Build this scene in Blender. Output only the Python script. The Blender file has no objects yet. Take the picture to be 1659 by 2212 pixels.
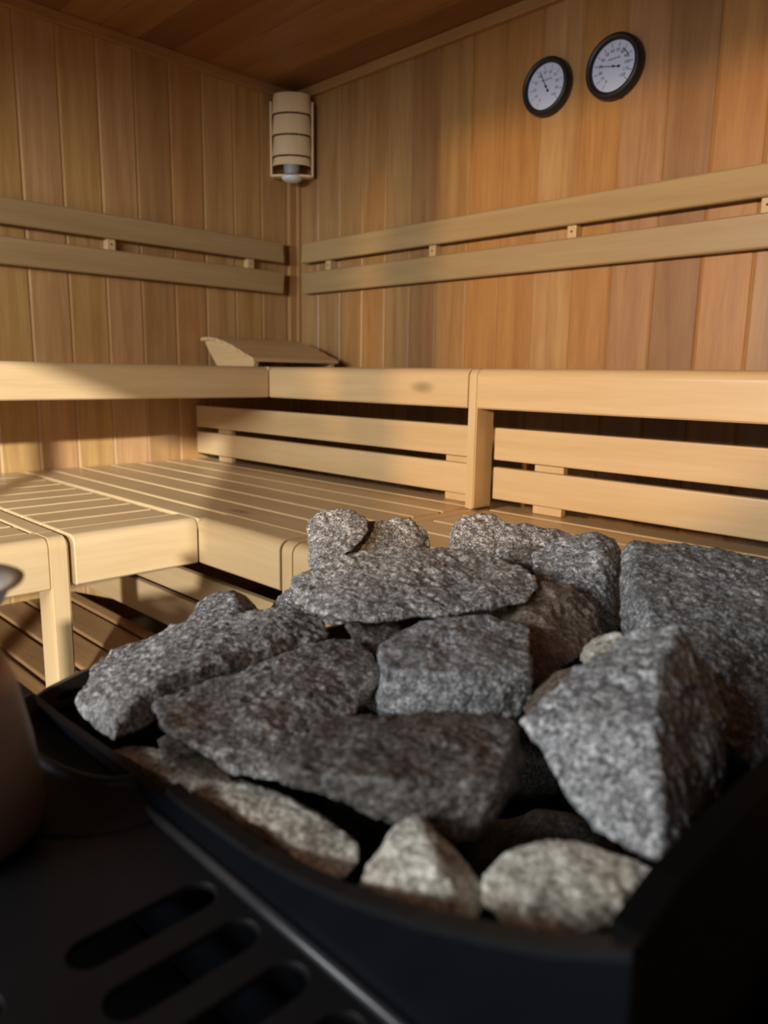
import bpy, bmesh, math, random
import numpy as np
from mathutils import Vector, Matrix, noise
random.seed(7)
SC = bpy.context.scene
COL = SC.collection

# ------------------------------------------------------------------ camera
CAM = Vector((2.7639, -2.1849, 0.9728))
RT = Vector((0.704555, 0.709477, 0.015655))
UP = Vector((-0.139013, 0.116349, 0.983432))
FW = Vector((-0.695901, 0.695058, -0.180601))
FPX = 1621.33
cam = bpy.data.cameras.new('camera')
cam.sensor_fit = 'VERTICAL'; cam.sensor_height = 36.0
cam.lens = FPX / 2212.0 * 36.0
cam.clip_start = 0.01; cam.clip_end = 50
cam.dof.use_dof = True; cam.dof.focus_distance = 1.05; cam.dof.aperture_fstop = 5.6
camo = bpy.data.objects.new('camera', cam)
m = Matrix((( RT.x, UP.x, -FW.x, CAM.x), (RT.y, UP.y, -FW.y, CAM.y), (RT.z, UP.z, -FW.z, CAM.z), (0, 0, 0, 1)))
camo.matrix_world = m
COL.objects.link(camo); SC.camera = camo

# ------------------------------------------------------------------ view, world, lights
SC.view_settings.view_transform = 'Standard'
try: SC.view_settings.look = 'None'
except Exception: pass
SC.view_settings.exposure = 0.1
SC.view_settings.gamma = 1.0
SC.view_settings.use_curve_mapping = False
world = bpy.data.worlds.new('world'); SC.world = world
world.use_nodes = True
bg = world.node_tree.nodes['Background']
bg.inputs[0].default_value = (0.62, 0.72, 0.9, 1); bg.inputs[1].default_value = 0.55

def light(name, kind, energy, color, loc, target=None, **kw):
    l = bpy.data.lights.new(name, kind); l.energy = energy; l.color = color
    for k, v in kw.items(): setattr(l, k, v)
    o = bpy.data.objects.new(name, l); COL.objects.link(o); o.location = loc
    if target is not None:
        d = Vector(target) - Vector(loc)
        o.rotation_euler = d.to_track_quat('-Z', 'Y').to_euler()
    return o
# low winter sun through the glazed front of the cabin
sdir = Vector((-0.805, 0.593, -0.235))
light('sun', 'SUN', 4.6, (0.97, 0.98, 1.0), (6, -6, 3), tuple(Vector((6, -6, 3)) + sdir), angle=math.radians(1.2))
# daylight in the anteroom outside the glass front
light('anteroom_daylight', 'AREA', 92.0, (0.96, 0.98, 1.0), (1.80, -4.20, 1.56), (0.8, -0.5, 0.95), shape='RECTANGLE', size=2.2, size_y=0.26)
# warm lamp further out in the anteroom
light('anteroom_lamp', 'SPOT', 470.0, (1.0, 0.62, 0.28), (3.60, -4.75, 1.578), (1.42, 0, 1.25), shadow_soft_size=0.045, spot_size=math.radians(21), spot_blend=0.35)

# ------------------------------------------------------------------ helpers
def P(px, py, w):
    d = FW + RT * ((px - 829.5) / FPX) - UP * ((py - 1106) / FPX)
    return CAM + d * w

def tag(o, label=None, cat=None, group=None, kind=None):
    if label: o['label'] = label
    if cat: o['category'] = cat
    if group: o['group'] = group
    if kind: o['kind'] = kind
    return o
def empty(name, loc, **kw):
    o = bpy.data.objects.new(name, None); COL.objects.link(o); o.location = loc
    o.empty_display_size = 0.05
    return tag(o, **kw)
def obj(name, bm, mat, parent=None, smooth=False, pmat=True):
    """bm is in world coordinates; child objects keep world coordinates"""
    me = bpy.data.meshes.new(name)
    if smooth:
        for f in bm.faces: f.smooth = True
    bm.to_mesh(me); bm.free()
    if mat: me.materials.append(mat)
    o = bpy.data.objects.new(name, me); COL.objects.link(o)
    if parent:
        o.parent = parent
        o.matrix_parent_inverse = Matrix.Translation(-Vector(parent.location)) if parent.type == 'EMPTY' else Matrix.Identity(4)
    return o
def box(bm, x0, x1, y0, y1, z0, z1, bev=0.0, seg=2):
    vs = [bm.verts.new((x, y, z)) for x in (x0, x1) for y in (y0, y1) for z in (z0, z1)]
    F = [(0, 1, 3, 2), (4, 6, 7, 5), (0, 4, 5, 1), (2, 3, 7, 6), (0, 2, 6, 4), (1, 5, 7, 3)]
    fs = [bm.faces.new([vs[i] for i in f]) for f in F]
    if bev > 0:
        es = {e for f in fs for e in f.edges}
        bmesh.ops.bevel(bm, geom=list(es), offset=bev, segments=seg, profile=0.6, affect='EDGES')
    return bm
def bx(*a, **k):
    return box(bmesh.new(), *a, **k)
def prism(bm, prof, tf0, tf1):
    """loft a closed 2D profile between two transforms (callables uv->xyz)"""
    a = [bm.verts.new(tf0(u, v)) for u, v in prof]; b = [bm.verts.new(tf1(u, v)) for u, v in prof]
    n = len(prof)
    for i in range(n):
        bm.faces.new((a[i], a[(i + 1) % n], b[(i + 1) % n], b[i]))
    bm.faces.new(a[::-1]); bm.faces.new(b)
    bmesh.ops.recalc_face_normals(bm, faces=bm.faces[:])
    return bm
def lathe(bm, prof, c, seg=48, axis='Z', mat=None):
    rings = []
    for r, h in prof:
        ring = []
        for i in range(seg):
            a = 2 * math.pi * i / seg
            if axis == 'Z': p = (c[0] + r * math.cos(a), c[1] + r * math.sin(a), c[2] + h)
            else: p = (c[0] + r * math.cos(a), c[1] - h, c[2] + r * math.sin(a))   # h grows towards -Y
            ring.append(bm.verts.new(p))
        rings.append(ring)
    for A, B in zip(rings, rings[1:]):
        for i in range(seg):
            bm.faces.new((A[i], A[(i + 1) % seg], B[(i + 1) % seg], B[i]))
    if prof[0][0] > 1e-6: bm.faces.new(rings[0][::-1])
    if prof[-1][0] > 1e-6: bm.faces.new(rings[-1])
    bmesh.ops.recalc_face_normals(bm, faces=bm.faces[:])
    return bm

# ------------------------------------------------------------------ materials
def mat_new(name):
    m = bpy.data.materials.new(name); m.use_nodes = True
    nt = m.node_tree; b = nt.nodes['Principled BSDF']
    return m, nt, b
def N(nt, t, **kw):
    n = nt.nodes.new(t)
    for k, v in kw.items(): setattr(n, k, v)
    return n
def wood(name, c1, c2, axis='X', rough=0.42, tint=False, bump=0.05, rnd=0.12, gscale=1.0, spec=0.45):
    m, nt, b = mat_new(name); L = nt.links.new
    tc = N(nt, 'ShaderNodeTexCoord')
    geo = N(nt, 'ShaderNodeNewGeometry')
    oi = N(nt, 'ShaderNodeObjectInfo')
    off = N(nt, 'ShaderNodeVectorMath', operation='SCALE'); off.inputs[0].default_value = (13.1, 7.7, 5.3)
    L(oi.outputs['Random'], off.inputs['Scale'])
    add = N(nt, 'ShaderNodeVectorMath', operation='ADD'); L(geo.outputs['Position'], add.inputs[0]); L(off.outputs[0], add.inputs[1])
    src = add.outputs[0]
    if tint:
        at = N(nt, 'ShaderNodeAttribute', attribute_name='board')
        o2 = N(nt, 'ShaderNodeVectorMath', operation='SCALE'); o2.inputs[0].default_value = (3.1, 5.9, 9.7)
        L(at.outputs['Alpha'], o2.inputs['Scale'])
        a2 = N(nt, 'ShaderNodeVectorMath', operation='ADD'); L(src, a2.inputs[0]); L(o2.outputs[0], a2.inputs[1]); src = a2.outputs[0]
    sc = {'X': (0.9, 14, 14), 'Y': (14, 0.9, 14), 'Z': (14, 14, 0.9)}[axis]
    mp = N(nt, 'ShaderNodeMapping'); mp.inputs['Scale'].default_value = [s * gscale for s in sc]; L(src, mp.inputs['Vector'])
    n1 = N(nt, 'ShaderNodeTexNoise'); n1.inputs['Scale'].default_value = 1.6; n1.inputs['Detail'].default_value = 4; n1.inputs['Distortion'].default_value = 0.6; L(mp.outputs[0], n1.inputs['Vector'])
    n2 = N(nt, 'ShaderNodeTexNoise'); n2.inputs['Scale'].default_value = 11; n2.inputs['Detail'].default_value = 3; L(mp.outputs[0], n2.inputs['Vector'])
    mx = N(nt, 'ShaderNodeMath', operation='MULTIPLY_ADD'); L(n2.outputs['Fac'], mx.inputs[0]); mx.inputs[1].default_value = 0.35; 
    mm = N(nt, 'ShaderNodeMath', operation='MULTIPLY'); L(n1.outputs['Fac'], mm.inputs[0]); mm.inputs[1].default_value = 0.75; L(mm.outputs[0], mx.inputs[2])
    cr = N(nt, 'ShaderNodeValToRGB'); L(mx.outputs[0], cr.inputs['Fac'])
    cr.color_ramp.elements[0].position = 0.36; cr.color_ramp.elements[0].color = (*c2, 1)
    cr.color_ramp.elements[1].position = 0.72; cr.color_ramp.elements[1].color = (*c1, 1)
    out = cr.outputs['Color']
    if tint:
        mu = N(nt, 'ShaderNodeMix', data_type='RGBA', blend_type='MULTIPLY'); mu.inputs[0].default_value = 1
        L(out, mu.inputs[6]); L(at.outputs['Color'], mu.inputs[7]); out = mu.outputs[2]
    # knots, few
    vo = N(nt, 'ShaderNodeTexVoronoi', feature='F1'); 
    km = N(nt, 'ShaderNodeMapping'); ks = {'X': (1.2, 3.3, 3.3), 'Y': (3.3, 1.2, 3.3), 'Z': (3.3, 3.3, 1.2)}[axis]
    km.inputs['Scale'].default_value = ks; L(src, km.inputs['Vector']); L(km.outputs[0], vo.inputs['Vector'])
    vo.inputs['Scale'].default_value = 1.0
    kr = N(nt, 'ShaderNodeMapRange'); L(vo.outputs['Distance'], kr.inputs['Value']); kr.inputs['From Min'].default_value = 0.012; kr.inputs['From Max'].default_value = 0.07
    kr.inputs['To Min'].default_value = 0.45; kr.inputs['To Max'].default_value = 1.0
    k2 = N(nt, 'ShaderNodeMix', data_type='RGBA', blend_type='MULTIPLY'); k2.inputs[0].default_value = 1
    L(out, k2.inputs[6]); L(kr.outputs[0], k2.inputs[7]); out = k2.outputs[2]
    # per object brightness
    hv = N(nt, 'ShaderNodeHueSaturation'); mr = N(nt, 'ShaderNodeMapRange'); L(oi.outputs['Random'], mr.inputs['Value'])
    mr.inputs['To Min'].default_value = 1 - rnd; mr.inputs['To Max'].default_value = 1 + rnd
    L(mr.outputs[0], hv.inputs['Value']); L(out, hv.inputs['Color'])
    L(hv.outputs[0], b.inputs['Base Color'])
    b.inputs['Roughness'].default_value = rough; b.inputs['Specular IOR Level'].default_value = spec
    bp = N(nt, 'ShaderNodeBump'); bp.inputs['Strength'].default_value = bump; bp.inputs['Distance'].default_value = 0.004
    L(mx.outputs[0], bp.inputs['Height']); L(bp.outputs[0], b.inputs['Normal'])
    return m
WALLC = ((0.46, 0.265, 0.100), (0.32, 0.160, 0.052))
BENC = ((0.61, 0.43, 0.222), (0.53, 0.35, 0.162))
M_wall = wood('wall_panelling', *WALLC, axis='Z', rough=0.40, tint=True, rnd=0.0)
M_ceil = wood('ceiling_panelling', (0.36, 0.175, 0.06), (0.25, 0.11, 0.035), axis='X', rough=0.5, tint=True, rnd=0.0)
M_trimX = wood('trim_wood_x', (0.46, 0.26, 0.10), (0.34, 0.17, 0.06), axis='X', rnd=0.03)
M_trimY = wood('trim_wood_y', (0.46, 0.26, 0.10), (0.34, 0.17, 0.06), axis='Y', rnd=0.03)
M_trimZ = wood('trim_wood_z', (0.46, 0.26, 0.10), (0.34, 0.17, 0.06), axis='Z', rnd=0.03)
M_bX = wood('bench_wood_x', *BENC, axis='X', rnd=0.05, gscale=0.8, rough=0.36)
M_bY = wood('bench_wood_y', *BENC, axis='Y', rnd=0.05, gscale=0.8, rough=0.36)
M_bZ = wood('bench_wood_z', *BENC, axis='Z', rnd=0.03, gscale=0.8, rough=0.36)
M_sX = wood('backrest_wood_x', (0.41, 0.285, 0.132), (0.34, 0.222, 0.095), axis='X', rnd=0.05, gscale=0.8, rough=0.42)
M_sY = wood('backrest_wood_y', (0.41, 0.285, 0.132), (0.34, 0.222, 0.095), axis='Y', rnd=0.05, gscale=0.8, rough=0.42)
M_gX = wood('grate_wood', (0.46, 0.27, 0.11), (0.33, 0.175, 0.07), axis='X', rnd=0.1, rough=0.45)
M_lamp = wood('lamp_wood', (0.80, 0.62, 0.38), (0.70, 0.52, 0.30), axis='Z', rnd=0.06, gscale=0.6, rough=0.38)

def plain(name, color, rough=0.5, metal=0.0, spec=0.5, var=0.0, vscale=30, bump=0.0):
    m, nt, b = mat_new(name); L = nt.links.new
    b.inputs['Base Color'].default_value = (*color, 1); b.inputs['Roughness'].default_value = rough
    b.inputs['Metallic'].default_value = metal; b.inputs['Specular IOR Level'].default_value = spec
    tc = N(nt, 'ShaderNodeTexCoord'); n = N(nt, 'ShaderNodeTexNoise'); n.inputs['Scale'].default_value = vscale; n.inputs['Detail'].default_value = 4
    L(tc.outputs['Object'], n.inputs['Vector'])
    if var > 0:
        mr = N(nt, 'ShaderNodeMapRange'); L(n.outputs['Fac'], mr.inputs['Value']); mr.inputs['To Min'].default_value = 1 - var; mr.inputs['To Max'].default_value = 1 + var
        hs = N(nt, 'ShaderNodeHueSaturation'); hs.inputs['Color'].default_value = (*color, 1); L(mr.outputs[0], hs.inputs['Value']); L(hs.outputs[0], b.inputs['Base Color'])
    r2 = N(nt, 'ShaderNodeMapRange'); L(n.outputs['Fac'], r2.inputs['Value']); r2.inputs['To Min'].default_value = rough * 0.85; r2.inputs['To Max'].default_value = min(1, rough * 1.15)
    L(r2.outputs[0], b.inputs['Roughness'])
    if bump > 0:
        bp = N(nt, 'ShaderNodeBump'); bp.inputs['Strength'].default_value = bump; bp.inputs['Distance'].default_value = 0.001
        L(n.outputs['Fac'], bp.inputs['Height']); L(bp.outputs[0], b.inputs['Normal'])
    return m
M_heater = plain('heater_black_enamel', (0.0075, 0.0075, 0.008), spec=0.22, rough=0.42, var=0.25, vscale=14, bump=0.1)
M_heater2 = plain('heater_panel_enamel', (0.0028, 0.0033, 0.005), spec=0.12, rough=0.4, var=0.2, vscale=12, bump=0.1)
M_bead = plain('highlight_enamel_edge', (0.02, 0.021, 0.024), rough=0.36, var=0.3, vscale=50)  # lighter enamel paints the highlight along the deck seam
M_guard = plain('lit_guard_steel', (0.075, 0.064, 0.050), rough=0.5, spec=0.4, var=0.25, vscale=30)  # lighter brown paints the reflected light on the left guard
M_inner = plain('heater_shaded_steel', (0.003, 0.0028, 0.0026), rough=0.8, spec=0.05)  # near-black colour puts the shade into side guard and slot interiors
M_rim = plain('gauge_black_plastic', (0.012, 0.011, 0.012), rough=0.45)
M_dial = plain('gauge_cool_lit_dial', (0.56, 0.62, 0.78), rough=0.4)  # blue cast puts the cool light into the white dial's colour
M_ink = plain('gauge_black_print', (0.02, 0.02, 0.03), rough=0.5)
M_inkf = plain('gauge_grey_print', (0.16, 0.16, 0.20), rough=0.5)
M_steel = plain('brushed_steel', (0.72, 0.71, 0.70), rough=0.42, metal=1.0, vscale=60)
M_jug = plain('bronze_brushed_metal', (0.24, 0.17, 0.135), rough=0.45, metal=0.85, vscale=40, var=0.1)
M_bulb = plain('frosted_glass', (0.78, 0.82, 0.86), rough=0.18)
M_socket = plain('grey_ceramic', (0.30, 0.32, 0.32), rough=0.4)
M_screw = plain('dark_screw', (0.05, 0.035, 0.02), rough=0.5, metal=0.6)
M_floor = plain('floor_tile', (0.10, 0.085, 0.07), rough=0.5, var=0.2, vscale=8)

def stone_mat(name, dark, mid, light, scale=1.0, warm=(0.15, 0.125, 0.10), wamt=0.15):
    m, nt, b = mat_new(name); L = nt.links.new
    tc = N(nt, 'ShaderNodeTexCoord'); oi = N(nt, 'ShaderNodeObjectInfo')
    off = N(nt, 'ShaderNodeVectorMath', operation='SCALE'); off.inputs[0].default_value = (17, 9, 5); L(oi.outputs['Random'], off.inputs['Scale'])
    ad = N(nt, 'ShaderNodeVectorMath', operation='ADD'); L(tc.outputs['Object'], ad.inputs[0]); L(off.outputs[0], ad.inputs[1])
    def noi(s, d, dist=0.0):
        n = N(nt, 'ShaderNodeTexNoise'); n.inputs['Scale'].default_value = s * scale; n.inputs['Detail'].default_value = d; n.inputs['Distortion'].default_value = dist; L(ad.outputs[0], n.inputs['Vector']); return n
    a = noi(330, 3, 1.4); c = noi(130, 5, 0.8); w = noi(26, 4, 0.3)
    vo = N(nt, 'ShaderNodeTexVoronoi', feature='F1'); vo.inputs['Scale'].default_value = 420 * scale; L(ad.outputs[0], vo.inputs['Vector'])
    mx = N(nt, 'ShaderNodeMath', operation='MULTIPLY_ADD'); L(a.outputs['Fac'], mx.inputs[0]); mx.inputs[1].default_value = 0.6
    m2 = N(nt, 'ShaderNodeMath', operation='MULTIPLY_ADD'); L(c.outputs['Fac'], m2.inputs[0]); m2.inputs[1].default_value = 0.4
    m3 = N(nt, 'ShaderNodeMath', operation='MULTIPLY'); L(vo.outputs['Distance'], m3.inputs[0]); m3.inputs[1].default_value = 0.12
    L(m3.outputs[0], m2.inputs[2]); L(m2.outputs[0], mx.inputs[2])
    cr = N(nt, 'ShaderNodeValToRGB'); L(mx.outputs[0], cr.inputs['Fac'])
    e = cr.color_ramp.elements
    e[0].position = 0.44; e[0].color = (*dark, 1); e[1].position = 0.70; e[1].color = (*light, 1)
    k = e.new(0.56); k.color = (*mid, 1)
    wr = N(nt, 'ShaderNodeMapRange'); L(w.outputs['Fac'], wr.inputs['Value']); wr.inputs['From Min'].default_value = 0.5; wr.inputs['From Max'].default_value = 0.72; wr.inputs['To Max'].default_value = wamt
    mi = N(nt, 'ShaderNodeMix', data_type='RGBA'); L(wr.outputs[0], mi.inputs[0]); L(cr.outputs[0], mi.inputs[6]); mi.inputs[7].default_value = (*warm, 1)
    # large tone variation
    w2 = noi(11, 3); tr = N(nt, 'ShaderNodeMapRange'); L(w2.outputs['Fac'], tr.inputs['Value']); tr.inputs['From Min'].default_value = 0.3; tr.inputs['From Max'].default_value = 0.7; tr.inputs['To Min'].default_value = 0.75; tr.inputs['To Max'].default_value = 1.2
    hs = N(nt, 'ShaderNodeHueSaturation'); L(tr.outputs[0], hs.inputs['Value']); L(mi.outputs[2], hs.inputs['Color'])
    L(hs.outputs[0], b.inputs['Base Color'])
    b.inputs['Roughness'].default_value = 0.6; b.inputs['Specular IOR Level'].default_value = 0.4
    bp = N(nt, 'ShaderNodeBump'); bp.inputs['Strength'].default_value = 0.55; bp.inputs['Distance'].default_value = 0.0022
    L(mx.outputs[0], bp.inputs['Height']); L(bp.outputs[0], b.inputs['Normal'])
    return m
M_st = {
 'grey': stone_mat('grey_granite', (0.042, 0.041, 0.040), (0.165, 0.160, 0.150), (0.55, 0.53, 0.50)),
 'fine': stone_mat('fine_grey_granite', (0.042, 0.040, 0.040), (0.16, 0.155, 0.15), (0.60, 0.58, 0.56), scale=1.35),
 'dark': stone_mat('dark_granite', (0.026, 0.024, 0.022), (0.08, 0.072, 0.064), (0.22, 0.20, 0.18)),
 'blue': stone_mat('blue_grey_granite', (0.048, 0.050, 0.052), (0.17, 0.173, 0.172), (0.50, 0.50, 0.49)),
 'slate': stone_mat('dark_slate_granite', (0.034, 0.036, 0.037), (0.115, 0.118, 0.116), (0.36, 0.36, 0.35)),
 'pale': stone_mat('pale_granite', (0.16, 0.15, 0.125), (0.46, 0.44, 0.37), (0.80, 0.78, 0.68), scale=0.8, warm=(0.25, 0.15, 0.07), wamt=0.35),
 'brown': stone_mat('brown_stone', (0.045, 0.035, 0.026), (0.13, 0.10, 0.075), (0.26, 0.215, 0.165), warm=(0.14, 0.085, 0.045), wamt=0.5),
}

# ------------------------------------------------------------------ panelled surfaces
def panel_wall(name, axis, spans, lo, hi, plane, tints, facing, mat, thick=0.03, groove=0.016):
    """vertical boards. axis: coordinate that runs along the wall; spans: board edges; plane: coordinate of the face;
    facing: +1/-1 direction of the room along the other axis. One mesh, boards with chamfered joints."""
    bm = bmesh.new(); fl = []
    lay = bm.faces.layers.int.new('bi')
    for i in range(len(spans) - 1):
        a, b_ = spans[i], spans[i + 1]
        g = groove * 0.5; d = 0.0035
        if b_ < a: a, b_ = b_, a
        prof = [(a, -thick), (a, -d), (a + g, 0), (b_ - g * 0.6, 0), (b_ - g * 0.1, -d), (b_, -d), (b_, -thick)]
        if axis == 'Y':  f = lambda u, v, h: (plane + facing * v, u, h)
        elif axis == 'X': f = lambda u, v, h: (u, plane + facing * v, h)
        n0 = len(bm.faces)
        va = [bm.verts.new(f(u, v, lo)) for u, v in prof]; vb = [bm.verts.new(f(u, v, hi)) for u, v in prof]
        n = len(prof)
        for k in range(n):
            fc = bm.faces.new((va[k], va[(k + 1) % n], vb[(k + 1) % n], vb[k])); fc[lay] = i
        fc = bm.faces.new(va[::-1]); fc[lay] = i; fc = bm.faces.new(vb); fc[lay] = i
    bmesh.ops.recalc_face_normals(bm, faces=bm.faces[:])
    idx = [f[lay] for f in bm.faces]
    o = obj(name, bm, mat)
    set_tint(o, idx, tints)
    o['kind'] = 'structure'
    return o
def set_tint(o, idx, tints):
    me = o.data
    at = me.color_attributes.new('board', 'FLOAT_COLOR', 'CORNER')
    buf = []
    for p, i in zip(me.polygons, idx):
        t = tints[i % len(tints)]
        for _ in p.loop_indices: buf += [t[0], t[1], t[2], (i * 0.37) % 1.0 * 10]
    at.data.foreach_set('color', buf)

T = {'tan': (1.04, 1.08, 1.12), 'pale': (1.22, 1.24, 1.26), 'brown': (0.80, 0.75, 0.74), 'red': (0.92, 0.82, 0.76), 'orange': (1.12, 1.0, 0.80),
     'mid': (1, 1, 1), 'pink': (1.04, 1.0, 1.12), 'ochre': (1.0, 0.99, 0.90), 'dark': (0.70, 0.62, 0.58)}
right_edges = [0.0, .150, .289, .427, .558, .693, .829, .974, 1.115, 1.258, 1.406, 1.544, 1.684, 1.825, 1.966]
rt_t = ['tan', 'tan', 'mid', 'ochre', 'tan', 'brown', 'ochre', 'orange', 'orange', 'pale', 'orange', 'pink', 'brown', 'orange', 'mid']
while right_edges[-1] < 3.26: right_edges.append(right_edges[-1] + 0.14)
rt_t = [(T[k][0] * .86, T[k][1] * .85, T[k][2] * .86) for k in rt_t] + [T[k] for k in ['orange', 'mid', 'brown', 'tan', 'ochre', 'mid', 'orange', 'brown', 'mid', 'tan']]  # visible right boards darkened in colour, standing in for dimmer light there
left_edges = [0.0, -.055, -.191, -.326, -.467, -.608, -.750, -.889, -1.028, -1.166, -1.30]
while left_edges[-1] > -2.95: left_edges.append(left_edges[-1] - 0.1395)
lf_t = [(T[k][0] * 1.08, T[k][1] * 1.14, T[k][2] * 1.18) for k in ['tan', 'mid', 'ochre', 'mid', 'red', 'brown', 'pink', 'ochre', 'pink', 'ochre', 'tan', 'pink', 'ochre', 'mid', 'red', 'tan', 'mid', 'brown', 'ochre', 'pink', 'mid', 'tan', 'mid']]  # left boards lightened in colour, standing in for stronger light on this wall
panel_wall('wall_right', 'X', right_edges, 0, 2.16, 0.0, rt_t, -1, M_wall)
panel_wall('wall_left', 'Y', left_edges, 0, 2.16, 0.0, lf_t, 1, M_wall)
XE = right_edges[-1]; YS = -3.0
e = [0.0]
while e[-1] > -2.78: e.append(e[-1] - 0.14)
e[-1] = -2.86
panel_wall('wall_east', 'Y', e, 0, 2.16, XE, [T['mid'], T['ochre'], T['brown'], T['tan']], -1, M_wall)
# ceiling boards along X
bm = bmesh.new(); lay = bm.faces.layers.int.new('bi'); ye = [0.03, -.018, -.163]; 
while ye[-1] > YS - 0.1: ye.append(ye[-1] - 0.1425)
for i in range(len(ye) - 1):
    a, b_ = ye[i], ye[i + 1]
    prof = [(a, 0.03), (a, 0.004), (a - 0.006, 0), (b_ + 0.004, 0), (b_ + 0.0005, 0.004), (b_, 0.004), (b_, 0.03)]
    va = [bm.verts.new((-0.03, u, 2.15 + v)) for u, v in prof]; vb = [bm.verts.new((XE + 0.03, u, 2.15 + v)) for u, v in prof]
    n = len(prof)
    for k in range(n):
        f = bm.faces.new((va[k], va[(k + 1) % n], vb[(k + 1) % n], vb[k])); f[lay] = i
    f = bm.faces.new(va[::-1]); f[lay] = i; f = bm.faces.new(vb); f[lay] = i
bmesh.ops.recalc_face_normals(bm, faces=bm.faces[:])
idx = [f[lay] for f in bm.faces]
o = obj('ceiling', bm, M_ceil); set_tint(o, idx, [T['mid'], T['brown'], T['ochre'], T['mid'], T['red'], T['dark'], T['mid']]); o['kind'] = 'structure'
o = obj('floor', bx(-0.03, XE + 0.03, YS - 1.9, 0.03, -0.05, 0.0), M_floor); o['kind'] = 'structure'
# glazed south front: posts, head, sill and corner returns with open doorway
def struct(name, bm, mat): 
    o = obj(name, bm, mat); o['kind'] = 'structure'; return o
bm = bmesh.new()
box(bm, -0.03, 0.30, YS - 0.10, YS, 0, 2.16); box(bm, 0.30, XE + 0.03, YS - 0.10, YS, 1.66, 2.16)
box(bm, 2.500, 2.585, YS - 0.03, YS, 0, 1.66); box(bm, 0.30, XE + 0.03, YS - 0.03, YS, 0, 0.10)
o = struct('wall_front', bm, M_trimZ)
struct('trim_4', bx(XE, XE + 0.03, YS, -2.86, 1.66, 2.16), M_trimY)
# trims
struct('trim_1', bx(0.022, XE, -0.022, 0.0, 2.112, 2.15, bev=0.003), M_trimX)
struct('trim_2', bx(0.0, 0.022, YS, 0.0, 2.112, 2.15, bev=0.003), M_trimY)
bm = bmesh.new(); box(bm, 0.0, 0.018, -0.052, 0.0, 0, 2.112, bev=0.003); box(bm, 0.018, 0.034, -0.018, 0.0, 0, 2.112, bev=0.003)
struct('trim_3', bm, M_trimZ)

# ------------------------------------------------------------------ benches
def front_board_prof(h, top, r=0.024, dep=0.084, t=0.028):
    """profile (u outwards, z)"""
    pr = [(-dep, top)]
    for k in range(9):
        a = math.pi / 2 * (1 - k / 8); pr.append((-r + r * math.cos(a), top - r + r * math.sin(a)))
    pr += [(0, top - h + 0.004), (-0.004, top - h), (-t + 0.004, top - h), (-t, top - h + 0.004), (-t, top - 0.03), (-dep, top - 0.03)]
    return pr
def fboard_X(name, x0, x1, y, top, h, parent, mat, sign=-1):   # faces -Y
    bm = prism(bmesh.new(), front_board_prof(h, top), lambda u, v: (x0, y + sign * u, v), lambda u, v: (x1, y + sign * u, v))
    bmesh.ops.bevel(bm, geom=[e for e in bm.edges if all(len(f.verts) > 4 for f in e.link_faces[:1]) or any(len(f.verts) > 4 for f in e.link_faces)], offset=0.0015, segments=1, affect='EDGES')
    return obj(name, bm, mat, parent)
def fboard_Y(name, x, y0, y1, top, h, parent, mat):            # faces +X
    bm = prism(bmesh.new(), front_board_prof(h, top), lambda u, v: (x + u, y0, v), lambda u, v: (x + u, y1, v))
    bmesh.ops.bevel(bm, geom=[e for e in bm.edges if any(len(f.verts) > 4 for f in e.link_faces)], offset=0.0015, segments=1, affect='EDGES')
    return obj(name, bm, mat, parent)
G = 0.010
def slatsX(x0, x1, ys, z, parent, mat, t=0.028):
    for a, b_ in zip(ys, ys[1:]):
        obj('slat', bx(x0, x1, min(a, b_) + G / 2, max(a, b_) - G / 2, z - t, z, bev=0.005, seg=3), mat, parent)
def slatsY(y0, y1, xs, z, parent, mat, t=0.028):
    for a, b_ in zip(xs, xs[1:]):
        obj('slat', bx(min(a, b_) + G / 2, max(a, b_) - G / 2, y0, y1, z - t, z, bev=0.005, seg=3), mat, parent)
UZ, LZ = 0.992, 0.616; UH, LH = UZ - 0.887, 0.113
XJ = 1.4878                      # module joint on the right side
# upper bench on the left wall
ub = empty('upper_bench', (0.3, -1.7, 0.887), label='upper bench running along the left wall with a smooth rounded front board', cat='bench')
fboard_Y('front_board', 0.6, -2.9, -0.601, UZ, UH, ub, M_bY)
slatsY(-2.9, -0.602, [0.52, .404, .288, .172, .056], UZ, ub, M_bY)
for y in (-0.75, -1.7, -2.6): obj('support_bar', bx(0.004, 0.57, y - 0.02, y + 0.02, UZ - 0.075, UZ - 0.029, bev=0.002), M_bX, ub)
# upper bench, corner module on the right wall
uc = empty('upper_bench', (0.8, -0.3, 0.887), label='upper corner bench below the wall lamp carrying the headrest', cat='bench')
fboard_X('front_board', 0.601, XJ - 0.003, -0.6, UZ, UH, uc, M_bX)
obj('end_board', bx(0.518, 0.598, -0.6, -0.522, UZ - 0.03, UZ, bev=0.002), M_bX, uc)
slatsX(0.005, XJ - 0.006, [-0.52, -.404, -.288, -.172, -.056], UZ, uc, M_bX)
for x in (0.25, 1.43): obj('support_bar', bx(x - 0.02, x + 0.02, -0.57, -0.004, UZ - 0.075, UZ - 0.029, bev=0.002), M_bY, uc)
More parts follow.
